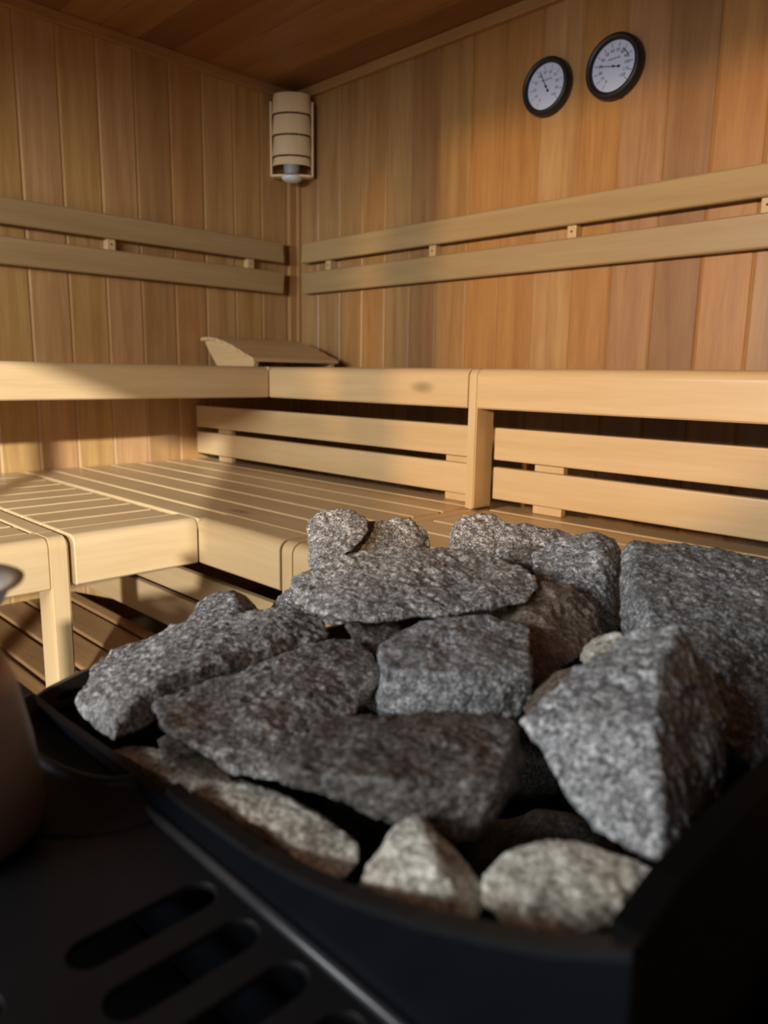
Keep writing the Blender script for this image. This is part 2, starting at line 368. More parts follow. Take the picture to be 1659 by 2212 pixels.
# upper bench, right module with its post
ur = empty('upper_bench', (2.3, -0.3, 0.616), label='upper bench on the right with a square post at its left end', cat='bench')
fboard_X('front_board', XJ + 0.0305, XE - 0.01, -0.6, UZ, UH, ur, M_bX)
slatsX(XJ + 0.035, XE - 0.01, [-0.52, -.404, -.288, -.172, -.056], UZ, ur, M_bX)
def post_prof(r, x_front, depth, z0, top):
    pr = [(-depth, z0), (0, z0)]
    for k in range(9):
        a = math.pi / 2 * k / 8; pr.append((-r + r * math.cos(a), top - r + r * math.sin(a)))
    pr.append((-depth, top)); return pr
bm = prism(bmesh.new(), post_prof(0.024, 0, 0.078, LZ + 0.001, UZ), lambda u, v: (XJ, -0.6 - u, v), lambda u, v: (XJ + 0.0296, -0.6 - u, v))
bmesh.ops.bevel(bm, geom=[e for e in bm.edges if any(len(f.verts) > 4 for f in e.link_faces)], offset=0.003, segments=2, affect='EDGES')
obj('post', bm, M_bZ, ur)
for x in (1.56, 2.4, 3.1): obj('support_bar', bx(x - 0.02, x + 0.02, -0.57, -0.004, UZ - 0.075, UZ - 0.029, bev=0.002), M_bY, ur)

# lower benches
YL = -1.227; XF = 1.155
lc = empty('lower_bench', (0.8, -0.9, 0.0), label='lower corner bench with long slats running towards the left wall', cat='bench')
fboard_X('front_board', XF + 0.001, XJ - 0.002, YL, LZ, LH, lc, M_bX)
obj('front_slat', bx(0.006, XF, YL + 0.002, -1.148, LZ - 0.028, LZ, bev=0.004), M_bX, lc)
obj('slat_filler', bx(XF + 0.001, XJ - 0.002, -1.146, -1.1425, LZ - 0.028, LZ - 0.002), M_bX, lc)
slatsX(0.006, XJ - 0.010, [-1.141, -1.030, -.915, -.800, -.685, -.570, -.470], LZ, lc, M_bX)
for x in (0.25, 0.95): obj('support_bar', bx(x - 0.02, x + 0.02, -1.19, -0.48, LZ - 0.075, LZ - 0.029, bev=0.002), M_bY, lc)
lm = empty('lower_bench', (0.8, -1.38, 0.0), label='short lower bench piece between the corner bench and the pale leg', cat='bench')
YM = -1.533
fboard_Y('front_board', XF, YM, YL - 0.001, LZ, LH, lm, M_bY)
slatsY(YM, YL - 0.020, [1.071, .968, .851, .734, .617, .500, .383, .266, .149, .01], LZ, lm, M_bY)
obj('support_bar', bx(0.01, 1.10, YL - 0.07, YL - 0.03, LZ - 0.075, LZ - 0.029, bev=0.002), M_bX, lm)
ln = empty('lower_bench', (0.8, -2.2, 0.0), label='near lower bench at the left picture edge with a pale square leg', cat='bench')
YN = -1.546
bm = prism(bmesh.new(), post_prof(0.024, 0, 0.075, 0.0, LZ), lambda u, v: (XF + u, YN, v), lambda u, v: (XF + u, YN - 0.042, v))
bmesh.ops.bevel(bm, geom=[e for e in bm.edges if any(len(f.verts) > 4 for f in e.link_faces)], offset=0.004, segments=2, affect='EDGES')
obj('leg', bm, M_bZ, ln)
obj('end_board', bx(0.01, XF - 0.076, YN - 0.042, YN, LZ - 0.03, LZ, bev=0.004), M_bX, ln)
fboard_Y('front_board', XF, -2.9, YN - 0.043, LZ, LH, ln, M_bY)
slatsY(-2.9, YN - 0.05, [1.071, .968, .851, .734, .617, .500, .383, .266, .149, .01], LZ, ln, M_bY)
lr = empty('lower_bench', (2.3, -0.9, 0.0), label='lower bench on the right passing behind the stones, its leg left of them', cat='bench')
bm = prism(bmesh.new(), post_prof(0.024, 0, 0.075, 0.0, LZ), lambda u, v: (XJ + 0.004, YL - u, v), lambda u, v: (XJ + 0.046, YL - u, v))
bmesh.ops.bevel(bm, geom=[e for e in bm.edges if any(len(f.verts) > 4 for f in e.link_faces)], offset=0.004, segments=2, affect='EDGES')
obj('leg', bm, M_bZ, lr)
obj('end_board', bx(XJ + 0.004, XJ + 0.046, YL + 0.076, -0.605, LZ - 0.03, LZ - 0.001, bev=0.004), M_bY, lr)
fboard_X('front_board', XJ + 0.047, XE - 0.01, YL, LZ, LH, lr, M_bX)
slatsX(XJ + 0.056, XE - 0.01, [-1.141, -1.030, -.915, -.800, -.685, -.570, -.470], LZ, lr, M_bX)
for x in (1.8, 2.6): obj('support_bar', bx(x - 0.02, x + 0.02, -1.19, -0.48, LZ - 0.075, LZ - 0.029, bev=0.002), M_bY, lr)

# lower backrests between the two bench levels
def lowback(x0, x1, blocks, label):
    r = empty('backrest', ((x0 + x1) / 2, -0.53, LZ), label=label, cat='backrest', group='slatted backrests between lower and upper bench')
    for za, zb in ((0.750, 0.8363), (0.6433, 0.7306)):
        obj('slat', bx(x0, x1, -0.549, -0.525, za, zb, bev=0.0045, seg=3), M_bX, r)
    for a, b_ in blocks: obj('batten', bx(a, b_, -0.5245, -0.502, LZ + 0.001, 0.815, bev=0.003), M_bZ, r)
    return r
lowback(0.030, 1.4845, [(.153, .242), (1.352, 1.440)], 'two-slat wooden backrest left of the post, above the lower corner bench')
lowback(1.541, 3.2, [(1.657, 1.744), (2.6, 2.69)], 'two-slat wooden backrest right of the post with glossy grain streaks')

# wall backrests
def tilt_prof(z0, z1, yb0, yb1, t=0.021):
    """slat cross-section, (out, z); yb = distance of back face from the wall at bottom/top"""
    r = 0.004
    return [(yb0, z0), (yb0 + t - r, z0), (yb0 + t, z0 + r), (yb1 + t, z1 - r), (yb1 + t - r, z1), (yb1, z1)]
def wallback(side, a, b_, pegs, label):
    r = empty('backrest', ((a + b_) / 2, -0.03, 1.31) if side == 'R' else (0.03, (a + b_) / 2, 1.31), label=label, cat='backrest', group='two-slat backrests on the walls')
    for (z0, z1, o0, o1) in ((1.4384, 1.5234, 0.035, 0.025), (1.3115, 1.3986, 0.025, 0.035)):
        pr = tilt_prof(z0, z1, o0, o1)
        if side == 'R': bm = prism(bmesh.new(), pr, lambda u, v: (a, -u, v), lambda u, v: (b_, -u, v)); m_ = M_sX
        else: bm = prism(bmesh.new(), pr, lambda u, v: (u, a, v), lambda u, v: (u, b_, v)); m_ = M_sY
        obj('slat', bm, m_, r)
    for p in pegs:
        if side == 'R':
            k = obj('spacer_block', bx(p - 0.016, p + 0.016, -0.0345, -0.001, 1.392, 1.445, bev=0.003), M_bZ, r)
            obj('screw', lathe(bmesh.new(), [(0, 0.0345), (0.0035, 0.0345), (0.0035, 0.0355), (0, 0.0355)], (p, 0, 1.421), 12, 'Y'), M_screw, k)
        else:
            k = obj('spacer_block', bx(0.001, 0.0345, p - 0.016, p + 0.016, 1.392, 1.445, bev=0.003), M_bZ, r)
            bm = bmesh.new(); bmesh.ops.create_circle(bm, cap_ends=True, segments=12, radius=0.0035, matrix=Matrix.Translation((0.0353, p, 1.421)) @ Matrix.Rotation(math.pi / 2, 4, 'Y'))
            obj('screw', bm, M_screw, k)
    return r
wallback('R', 0.100, 3.1, [.253, .839, 1.421, 1.999, 2.6], 'long two-slat wooden backrest fixed on the right wall below the gauges')
wallback('L', -2.8, -0.113, [-.27, -.879, -1.45, -2.0], 'two-slat wooden backrest fixed on the left wall, ending at the corner')

# skirting below the lower corner bench
sk = empty('bench_skirting', (0.8, -1.06, 0.18), label='two horizontal boards closing the space below the lower corner bench', cat='skirting board')
obj('board', bx(0.01, 1.48, -1.072, -1.05, 0.312, 0.388, bev=0.004), M_bX, sk)
obj('board', bx(0.01, 1.48, -1.072, -1.05, 0.187, 0.296, bev=0.004), M_bX, sk)
for x in (0.3, 1.3): obj('batten', bx(x - 0.03, x + 0.03, -1.049, -1.03, 0.19, 0.385, bev=0.002), M_bZ, sk)
# floor grate
fg = empty('floor_grate', (0.55, -1.5, 0.0), label='slatted wooden floor grate lying in shade below the benches on the left', cat='duckboard')
ys = [-1.075]
for y in (-1.134, -1.26, -1.381, -1.485, -1.60, -1.72, -1.84): ys.append(y)
for a, b_ in zip(ys, ys[1:]):
    obj('slat', bx(0.01, 1.07, b_ + 0.007, a - 0.007, 0.122, 0.15, bev=0.008, seg=3), M_gX, fg)
for x in (0.15, 0.9): obj('bearer', bx(x - 0.02, x + 0.02, -1.83, -1.085, 0.0, 0.1215, bev=0.002), M_gX, fg)

# ------------------------------------------------------------------ headrest
hr = empty('headrest', (0.23, -0.3, UZ), label='slatted wooden headrest wedge lying on the upper corner bench', cat='headrest')
prf = [(0.030, 1.106), (0.09, 1.110), (0.16, 1.096), (0.23, 1.078), (0.30, 1.053), (0.375, 1.024)]   # curved top (x, z)
def side_panel(y0, y1):
    pr = [(x, z - 0.012) for x, z in prf]
    pr += [(0.366, UZ + 0.001), (0.12, UZ + 0.001), (0.055, 1.06)]
    return prism(bmesh.new(), pr, lambda u, v: (u, y0, v), lambda u, v: (u, y1, v))
obj('side_panel', side_panel(-0.500, -0.480), M_bX, hr); obj('side_panel', side_panel(-0.12, -0.10), M_bX, hr)
xs = np.linspace(0.018, 0.385, 8)
def ztop(x): return float(np.interp(x, [p[0] for p in prf], [p[1] for p in prf]))
for a, b_ in zip(xs, xs[1:]):
    za, zb = ztop(a), ztop(b_)
    pr = [(a + 0.002, za - 0.012), (b_ - 0.002, zb - 0.012), (b_ - 0.001, zb - 0.002), (b_ - 0.004, zb + 0.001), (a + 0.004, za + 0.001), (a + 0.001, za - 0.002)]
    obj('slat', prism(bmesh.new(), pr, lambda u, v: (u, -0.512, v), lambda u, v: (u, -0.088, v)), M_bY, hr)

# ------------------------------------------------------------------ corner lamp
LC = Vector((0.088, -0.092, 0))            # centre of the front chord
ex = Vector((0.7071, 0.7071, 0)); ey = Vector((0.7071, -0.7071, 0))      # along chord, towards the room
lamp = empty('wall_lamp', (0.05, -0.05, 1.79), label='corner lamp with bent wooden strips round a bulb, under the ceiling', cat='lamp')
def LP(u, v, z): return LC + ex * u + ey * v + Vector((0, 0, z))
W = 0.084
def arc_strip(r0, r1, z0, z1, a0=0.0, a1=math.pi, n=28, flat=0.62):
    bm = bmesh.new(); R = []
    for k in range(n + 1):
        a = a0 + (a1 - a0) * k / n
        R.append([bm.verts.new(LP(r * math.cos(a), r * flat * math.sin(a), z)) for r, z in ((r0, z0), (r1, z0), (r1 - 0.007, z1), (r0 - 0.007, z1))])
    for A, B in zip(R, R[1:]):
        for i in range(4): bm.faces.new((A[i], A[(i + 1) % 4], B[(i + 1) % 4], B[i]))
    bm.faces.new(R[0]); bm.faces.new(R[-1][::-1])
    bmesh.ops.recalc_face_normals(bm, faces=bm.faces[:])
    for f in bm.faces:
        f.smooth = False
    return bm
zs = [1.824, 1.862, 1.944, 2.026, 2.108]
for i in range(4):
    z0, z1 = zs[i], zs[i + 1]
    R = 0.0835
    s = obj('shade_strip', arc_strip(R - 0.0035, R, z0, z1 - 0.006), M_lamp, lamp)
    for p in s.data.polygons: p.use_smooth = False
for s in (-1, 1):
    bm = bmesh.new()
    pr = [(0, 1.775), (0.062 if 1 else 0, 1.775), (0.020, 1.80), (0.012, 2.06), (0, 2.09)]
    pr = [(-0.075, 1.785), (0.012, 1.785), (0.012, 2.075), (-0.075, 2.075)]
    prism(bm, pr, lambda u, v, s=s: LP(s * (W - 0.001), u, v), lambda u, v, s=s: LP(s * (W + 0.006), u, v))
    # trim the panel to the corner by limiting depth
    obj('side_panel', bm, M_lamp, lamp)
bm = bmesh.new()
n = 20; pts = [(-W, -0.02), ] + [(W * math.cos(math.pi - math.pi * k / n), 0.014 + 0.012 * math.sin(math.pi * k / n)) for k in range(n + 1)] + [(W, -0.02)]
prism(bm, pts, lambda u, v: LP(u, v, 1.782), lambda u, v: LP(u, v, 1.790))
obj('bottom_board', bm, M_lamp, lamp)
obj('socket', lathe(bmesh.new(), [(0, 0), (0.028, 0), (0.034, 0.02), (0.034, 0.06), (0.02, 0.07), (0, 0.07)], tuple(LP(0, 0.012, 1.792)), 32), M_socket, lamp)
prof = [(0, -0.019)] + [(0.043 * math.sin(a), -0.019 * math.cos(a)) for a in [math.pi / 2 * k / 10 for k in range(1, 11)]] + [(0.042, 0.003), (0, 0.003)]
obj('bulb', lathe(bmesh.new(), prof, tuple(LP(0, 0.012, 1.7785)), 40), M_bulb, lamp, smooth=True)
for o_ in lamp.children:
    if o_.name.startswith('side_panel'): pass

# ------------------------------------------------------------------ gauges
def text_mesh(items, y, size, mat, parent, name):
    bm = bmesh.new()
    for s, x, z, rot, sz in items:
        cu = bpy.data.curves.new('t', 'FONT'); cu.body = s; cu.size = sz; cu.align_x = 'CENTER'; cu.align_y = 'CENTER'; cu.extrude = 0.0002
        to = bpy.data.objects.new('t', cu); COL.objects.link(to)
        bpy.context.view_layer.update()
        me = to.to_mesh()
        M4 = Matrix.Translation((x, y, z)) @ Matrix.Rotation(math.pi / 2, 4, 'X') @ Matrix.Rotation(rot, 4, 'Z')
        tmp = bmesh.new(); tmp.from_mesh(me); bmesh.ops.transform(tmp, matrix=M4, verts=tmp.verts)
        me2 = bpy.data.meshes.new('t2'); tmp.to_mesh(me2); tmp.free(); bm.from_mesh(me2); bpy.data.meshes.remove(me2)
        to.to_mesh_clear(); bpy.data.objects.remove(to); bpy.data.curves.remove(cu)
    return obj(name, bm, mat, parent)
def gauge(name, cx, cz, R, r, needle, tail, count, step, label, arc=None, faint=False):
    g = empty(name, (cx, 0.0, cz), label=label, cat='gauge')
    rim = [(0, 0.0), (R * 0.96, 0.0), (R, 0.008), (R * 0.985, 0.026), (R * 0.93, 0.034), (R * 0.86, 0.035), (r + 0.002, 0.030), (r, 0.024), (r, 0.019), (0, 0.019)]
    obj('rim', lathe(bmesh.new(), rim, (cx, 0, cz), 72, 'Y'), M_rim, g, smooth=True)
    d = obj('dial', lathe(bmesh.new(), [(0, 0.0192), (r, 0.0192), (r, 0.021), (0, 0.021)], (cx, 0, cz), 72, 'Y'), M_dial, g)
    ink = M_inkf if faint else M_ink
    y = -0.0215
    items = []
    a0 = 210; span = 285
    for i in range(count):
        a = math.radians(a0 + span * i / (count - 1)); sx, sz_ = math.sin(a), math.cos(a)
        for k in (0,):
            c = Vector((cx + sx * r * 0.84, y, cz + sz_ * r * 0.84)); ln_ = r * 0.09; w_ = 0.0009
            t = Vector((sx, 0, sz_)); s_ = Vector((sz_, 0, -sx))
            q = [c - t * ln_ - s_ * w_, c + t * ln_ - s_ * w_, c + t * ln_ + s_ * w_, c - t * ln_ + s_ * w_]
            tb = bmesh.new(); tb.faces.new([tb.verts.new(v) for v in q]); obj('tick_mark', tb, ink, d)
        items.append((str(i * step), cx + sx * r * 0.62, cz + sz_ * r * 0.62, 0, 0.0125))
    if arc:
        prev = None; tb = bmesh.new()
        for k in range(21):
            a = math.radians(a0 + span * (arc[0] + (arc[1] - arc[0]) * k / 20) / (count - 1)); sx, sz_ = math.sin(a), math.cos(a)
            v = [tb.verts.new((cx + sx * r * q, y, cz + sz_ * r * q)) for q in (0.70, 0.74)]
            if prev: tb.faces.new((prev[0], prev[1], v[1], v[0]))
            prev = v
        obj('scale_arc', tb, ink, d)
    text_mesh(items, y, 0.01, ink, d, 'numerals')
    # small illegible printed word: a row of little strokes
    wb = bmesh.new(); zc = cz + r * 0.30
    for k in range(9):
        x = cx - 0.018 + 0.0045 * k; h = 0.0035 + 0.0012 * ((k * 7) % 3)
        zz = zc + 0.0012 * (k - 4) * 0.15
        q = [(x - 0.0015, y, zz - h / 2), (x + 0.0016, y, zz - h / 2), (x + 0.0022, y, zz + h / 2), (x - 0.0009, y, zz + h / 2)]
        wb.faces.new([wb.verts.new(v) for v in q])
    obj('printed_word', wb, M_inkf, d)
    nb = bmesh.new(); y2 = -0.024
    tip = Vector((cx + needle[0], y2, cz + needle[1])); hub = Vector((cx, y2, cz)); tl = Vector((cx + tail[0], y2, cz + tail[1]))
    t = (tip - tl).normalized(); s_ = Vector((t.z, 0, -t.x))
    q = [tl - s_ * 0.0012, tip - s_ * 0.0007, tip + s_ * 0.0007, tl + s_ * 0.0012]
    a_ = [nb.verts.new(v) for v in q]; b2 = [nb.verts.new(v + Vector((0, 0.001, 0))) for v in q]
    nb.faces.new(a_); nb.faces.new(b2[::-1])
    for i in range(4): nb.faces.new((a_[i], a_[(i + 1) % 4], b2[(i + 1) % 4], b2[i]))
    lathe(nb, [(0, 0.0215), (0.0038, 0.0215), (0.0032, 0.0255), (0, 0.026)], (hub.x, 0, hub.z), 16, 'Y')
    lathe(nb, [(0, 0.0228), (0.0040, 0.0228), (0.0034, 0.0252), (0, 0.0255)], (tl.x, 0, tl.z), 16, 'Y')
    obj('needle', nb, M_ink, g)
    return g
gauge('hygrometer', 1.290, 1.873, 0.086, 0.067, (-0.024, 0.048), (0.0075, -0.014), 11, 10, 'left of the two round black-rimmed gauges, its needle pointing up', faint=True)
gauge('thermometer', 1.522, 1.873, 0.090, 0.069, (-0.051, 0.010), (0.0175, -0.004), 13, 10, 'right of the two round black-rimmed gauges, its needle pointing left', arc=(7.6, 9.4))

# ------------------------------------------------------------------ heater
HX0, HX1, HY0, HY1, HZ = 2.14, 2.70, -2.30, -1.43, 0.715
ht = empty('sauna_heater', (2.42, -1.87, 0.0), label='black metal sauna heater filled with stones, slotted deck in front', cat='heater')
bm = bmesh.new(); t = 0.004
box(bm, HX0, HX1, HY0, HY0 + t, 0.06, HZ - 0.003); box(bm, 2.32, HX1, HY1 - t, HY1, 0.06, 0.755); box(bm, HX0, 2.32, HY1 - t, HY1, 0.06, HZ - 0.03)
box(bm, HX0, HX0 + t, HY0, HY1, 0.06, 0.655); box(bm, HX1 - t, HX1, HY0, HY1, 0.06, HZ - 0.003)
box(bm, HX0 + t, HX1 - t, HY0 + t, HY1 - t, 0.50, 0.51)
obj('casing', bm, M_heater, ht)
for x in (HX0 + 0.04, HX1 - 0.04):
    for y in (HY0 + 0.04, HY1 - 0.04):
        obj('foot', lathe(bmesh.new(), [(0, 0), (0.018, 0), (0.018, 0.01), (0.008, 0.014), (0.008, 0.0595), (0, 0.0595)], (x, y, 0), 20), M_heater, ht)
# deck with slots (2D curve with holes)
def holed_plate(name, outer, holes, M4, thick, bev, mat, parent):
    cu = bpy.data.curves.new(name, 'CURVE'); cu.dimensions = '2D'; cu.fill_mode = 'BOTH'; cu.extrude = thick / 2; cu.bevel_depth = bev; cu.bevel_resolution = 2
    for loop in [outer] + holes:
        sp = cu.splines.new('POLY'); sp.points.add(len(loop) - 1)
        for p_, (u, v) in zip(sp.points, loop): p_.co = (u, v, 0, 1)
        sp.use_cyclic_u = True
    to = bpy.data.objects.new('t', cu); COL.objects.link(to); bpy.context.view_layer.update()
    me = bpy.data.meshes.new_from_object(to); bm = bmesh.new(); bm.from_mesh(me); bmesh.ops.transform(bm, matrix=M4, verts=bm.verts)
    bpy.data.objects.remove(to); bpy.data.curves.remove(cu); bpy.data.meshes.remove(me)
    return obj(name, bm, mat, parent)
def slot(cx, y0, y1, w):
    r = w / 2; L_ = []
    for k in range(9): a = math.pi * k / 8; L_.append((cx + r * math.cos(a), y1 - r + r * math.sin(a)))
    for k in range(9): a = math.pi + math.pi * k / 8; L_.append((cx + r * math.cos(a), y0 + r + r * math.sin(a)))
    return L_
holes = []
for i in range(-7, 7):
    x = 2.464 + 0.0365 * i
    if 2.19 < x < 2.67:
        if x > 2.44: holes.append(slot(x, -2.078, -2.003, 0.022))
        holes.append(slot(x, -2.178, -2.104, 0.022)); holes.append(slot(x, -2.275, -2.201, 0.022))
holed_plate('slotted_deck', [(HX0, HY0), (HX1, HY0), (HX1, -1.9935), (HX0, -1.9935)], holes, Matrix.Translation((0, 0, HZ - 0.0015)), 0.003, 0.0006, M_heater, ht)
# front guard panel on the line y=-1.99, top edge rising to the right
top = [(2.14, .722), (2.24, .7235), (2.36, .729), (2.394, .728), (2.399, .738), (2.414, .737), (2.45, .7385), (2.485, .7405), (2.517, .7455), (2.547, .752), (2.59, .765), (2.621, .777), (2.651, .790), (2.665, .798), (2.679, .806)]
pr = [(2.14, 0.56)] + [(2.679, 0.56)] + top[::-1]
bm = prism(bmesh.new(), pr, lambda u, v: (u, -1.993, v), lambda u, v: (u, -1.987, v))
obj('front_guard', bm, M_heater2, ht)
bm = bmesh.new(); prs = [(0.0032 * math.cos(a), 0.0032 * math.sin(a)) for a in np.linspace(0, 2 * math.pi, 13)[:-1]]
prism(bm, prs, lambda u, v: (2.372, -1.9952 + u, 0.7165 + v), lambda u, v: (2.679, -1.9952 + u, 0.7165 + v))
obj('seam_highlight_bead', bm, M_bead, ht, smooth=True)  # bead added to carry the painted highlight of the ridge
# folded lip behind the right part of the guard's edge
bm = bmesh.new(); prev = None
for x, z in top[4:]:
    v = [bm.verts.new((x, -1.9935, z + 0.0004)), bm.verts.new((x, -1.985, z + 0.0004)), bm.verts.new((x, -1.985, z - 0.003)), bm.verts.new((x, -1.9935, z - 0.004))]
    if prev:
        for i in range(4): bm.faces.new((prev[i], prev[(i + 1) % 4], v[(i + 1) % 4], v[i]))
    else: bm.faces.new(v)
    prev = v
bm.faces.new(prev[::-1]); bmesh.ops.recalc_face_normals(bm, faces=bm.faces[:])
obj('folded_lip', bm, M_heater, ht)
# right guard
bm = bmesh.new(); pr = [(-1.986, 0.56), (HY1, 0.56), (HY1, 0.812), (-1.75, 0.812), (-1.96, 0.812), (-1.986, 0.806)]
prism(bm, pr, lambda u, v: (2.668, u, v), lambda u, v: (2.679, u, v))
obj('side_guard', bm, M_inner, ht)  # shade on this guard is painted by the near-black material
# left guard with long slots
ctrl = [(-1.987, .700), (-1.965, .710), (-1.935, .717), (-1.90, .719), (-1.86, .716), (-1.80, .705), (-1.70, .692), (HY1, .685)]
pr = [(-1.987, 0.62), (HY1, 0.62)] + ctrl[::-1]
def rslot(y0, y1, zc, w):
    r = w / 2; L_ = []
    for k in range(9): a = -math.pi / 2 + math.pi * k / 8; L_.append((y1 - r + r * math.cos(a), zc + r * math.sin(a)))
    for k in range(9): a = math.pi / 2 + math.pi * k / 8; L_.append((y0 + r + r * math.cos(a), zc + r * math.sin(a)))
    return L_
MT = Matrix.Translation((2.150, 0, 0)) @ Matrix(((0, 0, 1, 0), (1, 0, 0, 0), (0, 1, 0, 0), (0, 0, 0, 1)))
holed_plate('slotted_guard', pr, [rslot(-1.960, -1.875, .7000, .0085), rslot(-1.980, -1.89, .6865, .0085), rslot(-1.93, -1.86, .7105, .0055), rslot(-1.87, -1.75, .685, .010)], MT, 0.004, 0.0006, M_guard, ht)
pr2 = [(-1.986, 0.64), (-1.70, 0.64)] + [(y, z - 0.006) for y, z in ctrl[::-1] if y < -1.5]
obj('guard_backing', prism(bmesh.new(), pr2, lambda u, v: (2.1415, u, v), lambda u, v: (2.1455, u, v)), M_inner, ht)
obj('slot_shade_sheet', bx(HX0 + 0.006, HX1 - 0.006, HY0 + 0.006, -1.996, 0.62, 0.625), M_inner, ht)  # added black sheet, paints the darkness seen through the deck slots
# flared pocket below the jug
bm = bmesh.new(); rows = []
for f in np.linspace(0, 1, 10):
    rx = 0.082 + 0.030 * f ** 1.6; ry = 0.034 + 0.050 * f ** 1.6; z = 0.7305 - 0.014 * f ** 0.7
    rows.append([bm.verts.new((2.28 + rx * math.cos(a), -1.9935 - ry * math.sin(a), z)) for a in np.linspace(0, math.pi, 36)])
inner = [bm.verts.new((2.28 + 0.079 * math.cos(a), -1.9935 - 0.031 * math.sin(a), 0.7305)) for a in np.linspace(0, math.pi, 36)]
low = [bm.verts.new((2.28 + 0.070 * math.cos(a), -1.9935 - 0.024 * math.sin(a), 0.7165)) for a in np.linspace(0, math.pi, 36)]
rows = [low, inner] + rows
for A, B in zip(rows, rows[1:]):
    for i in range(35): bm.faces.new((A[i], A[i + 1], B[i + 1], B[i]))
bm.faces.new(low)
bmesh.ops.recalc_face_normals(bm, faces=bm.faces[:])
obj('flared_pocket', bm, M_heater, ht, smooth=True)

# jug and cup at the left edge
jc = (2.335, -2.088, 0.7175)
jug = empty('metal_jug', jc, label='dark bronze metal jug on the heater deck at the left picture edge', cat='jug')
pj = [(0, 0), (0.040, 0), (0.0455, 0.005), (0.0475, 0.016), (0.0470, 0.030), (0.0440, 0.055), (0.0385, 0.085), (0.0315, 0.104), (0.0195, 0.110), (0.0185, 0.112), (0.0170, 0.112), (0.017, 0.108), (0, 0.09)]
obj('body', lathe(bmesh.new(), pj, jc, 64), M_jug, jug, smooth=True)
cc = (2.3335, -2.0900, 0.8300)
pc = [(0, 0), (0.010, 0.0), (0.018, 0.003), (0.029, 0.010), (0.037, 0.020), (0.041, 0.028), (0.0475, 0.0315), (0.048, 0.033), (0.041, 0.0315), (0.035, 0.023), (0.024, 0.011), (0.0, 0.006)]
o = obj('steel_cup', lathe(bmesh.new(), pc, cc, 56), M_steel, smooth=True)
tag(o, label='small polished steel cup with a flared rim standing on the bronze jug', cat='cup')

# ------------------------------------------------------------------ stones
def hull_bm(bm, front, back_t, shrink=0.72, down=0.35):
    pts = [P(*p) for p in front]
    c = sum(pts, Vector()) / len(pts)
    vv = [bm.verts.new(p) for p in pts]
    dirh = Vector((FW.x, FW.y, 0)).normalized()
    for p in pts:
        q = c + (p - c) * shrink + dirh * back_t - Vector((0, 0, back_t * down))
        vv.append(bm.verts.new(q))
    r = bmesh.ops.convex_hull(bm, input=vv)
    bad = [g for g in r['geom_interior'] if isinstance(g, bmesh.types.BMVert)] + [g for g in r['geom_unused'] if isinstance(g, bmesh.types.BMVert)]
    if bad: bmesh.ops.delete(bm, geom=list(set(bad)), context='VERTS')
SEED = [0]
STONES = []
def stone(label, kind, hulls, t=0.05, shrink=0.72, down=0.35, vox=0.00105, rough=1.0, cat='stone'):
    """hulls: list of lists of (px, py, distance) points on the visible faces of the stone"""
    SEED[0] += 1; sd = SEED[0] * 7.31
    bm = bmesh.new()
    for h in hulls:
        b1 = bmesh.new(); tt = t
        if isinstance(h, tuple): h, tt = h
        hull_bm(b1, h, tt, shrink, down)
        bmesh.ops.bevel(b1, geom=b1.edges[:], offset=0.0012, segments=1, affect='EDGES')
        me = bpy.data.meshes.new('h'); b1.to_mesh(me); b1.free(); bm.from_mesh(me); bpy.data.meshes.remove(me)
    me = bpy.data.meshes.new('stone'); bm.to_mesh(me); bm.free()
    o = bpy.data.objects.new('heater_stone', me); COL.objects.link(o)
    md = o.modifiers.new('r', 'REMESH'); md.mode = 'VOXEL'; md.voxel_size = vox
    ms = o.modifiers.new('s', 'SMOOTH'); ms.factor = 0.5; ms.iterations = 2
    dg = bpy.context.evaluated_depsgraph_get(); dg.update()
    ne = bpy.data.meshes.new_from_object(o.evaluated_get(dg))
    o.modifiers.clear(); o.data = ne; bpy.data.meshes.remove(me)
    n = len(ne.vertices)
    co = np.empty(n * 3); ne.vertices.foreach_get('co', co); co = co.reshape(-1, 3)
    nr = np.empty(n * 3); ne.vertices.foreach_get('normal', nr); nr = nr.reshape(-1, 3)
    d = np.empty(n); off = Vector((sd, -sd * 0.7, sd * 1.3))
    for i in range(n):
        v = Vector(co[i]); 
        a = noise.noise(v * 22 + off); b_ = noise.noise(v * 62 + off); c_ = noise.noise(v * 165 + off); e_ = noise.noise(v * 380 + off)
        f1 = noise.voronoi(v * 30 + off + Vector((a, b_, c_)) * 0.35)[0][0]; f2 = noise.voronoi(v * 88 + off + Vector((b_, c_, a)) * 0.4)[0][0]
        d[i] = 0.0022 * a + 0.0050 * (f1 - 0.45) + 0.0018 * (f2 - 0.45) + 0.0009 * c_ + 0.0006 * e_ + 0.0010 * b_
    co2 = co + nr * (d * rough)[:, None]
    bad = (co2[:, 1] < -1.976) & (co2[:, 2] < 0.83)
    co2[bad, 1] = -1.976
    co2[(co2[:, 0] > 2.665), 0] = 2.665
    c = co2.mean(axis=0)
    ne.vertices.foreach_set('co', (co2 - c).ravel())
    ne.update()
    ne.polygons.foreach_set('use_smooth', np.ones(len(ne.polygons), bool))
    ne.materials.clear(); ne.materials.append(M_st[kind])
    o.location = Vector(c)
    tag(o, label=label, cat=cat, group='granite stones heaped on the heater')
    STONES.append(o)
    return o
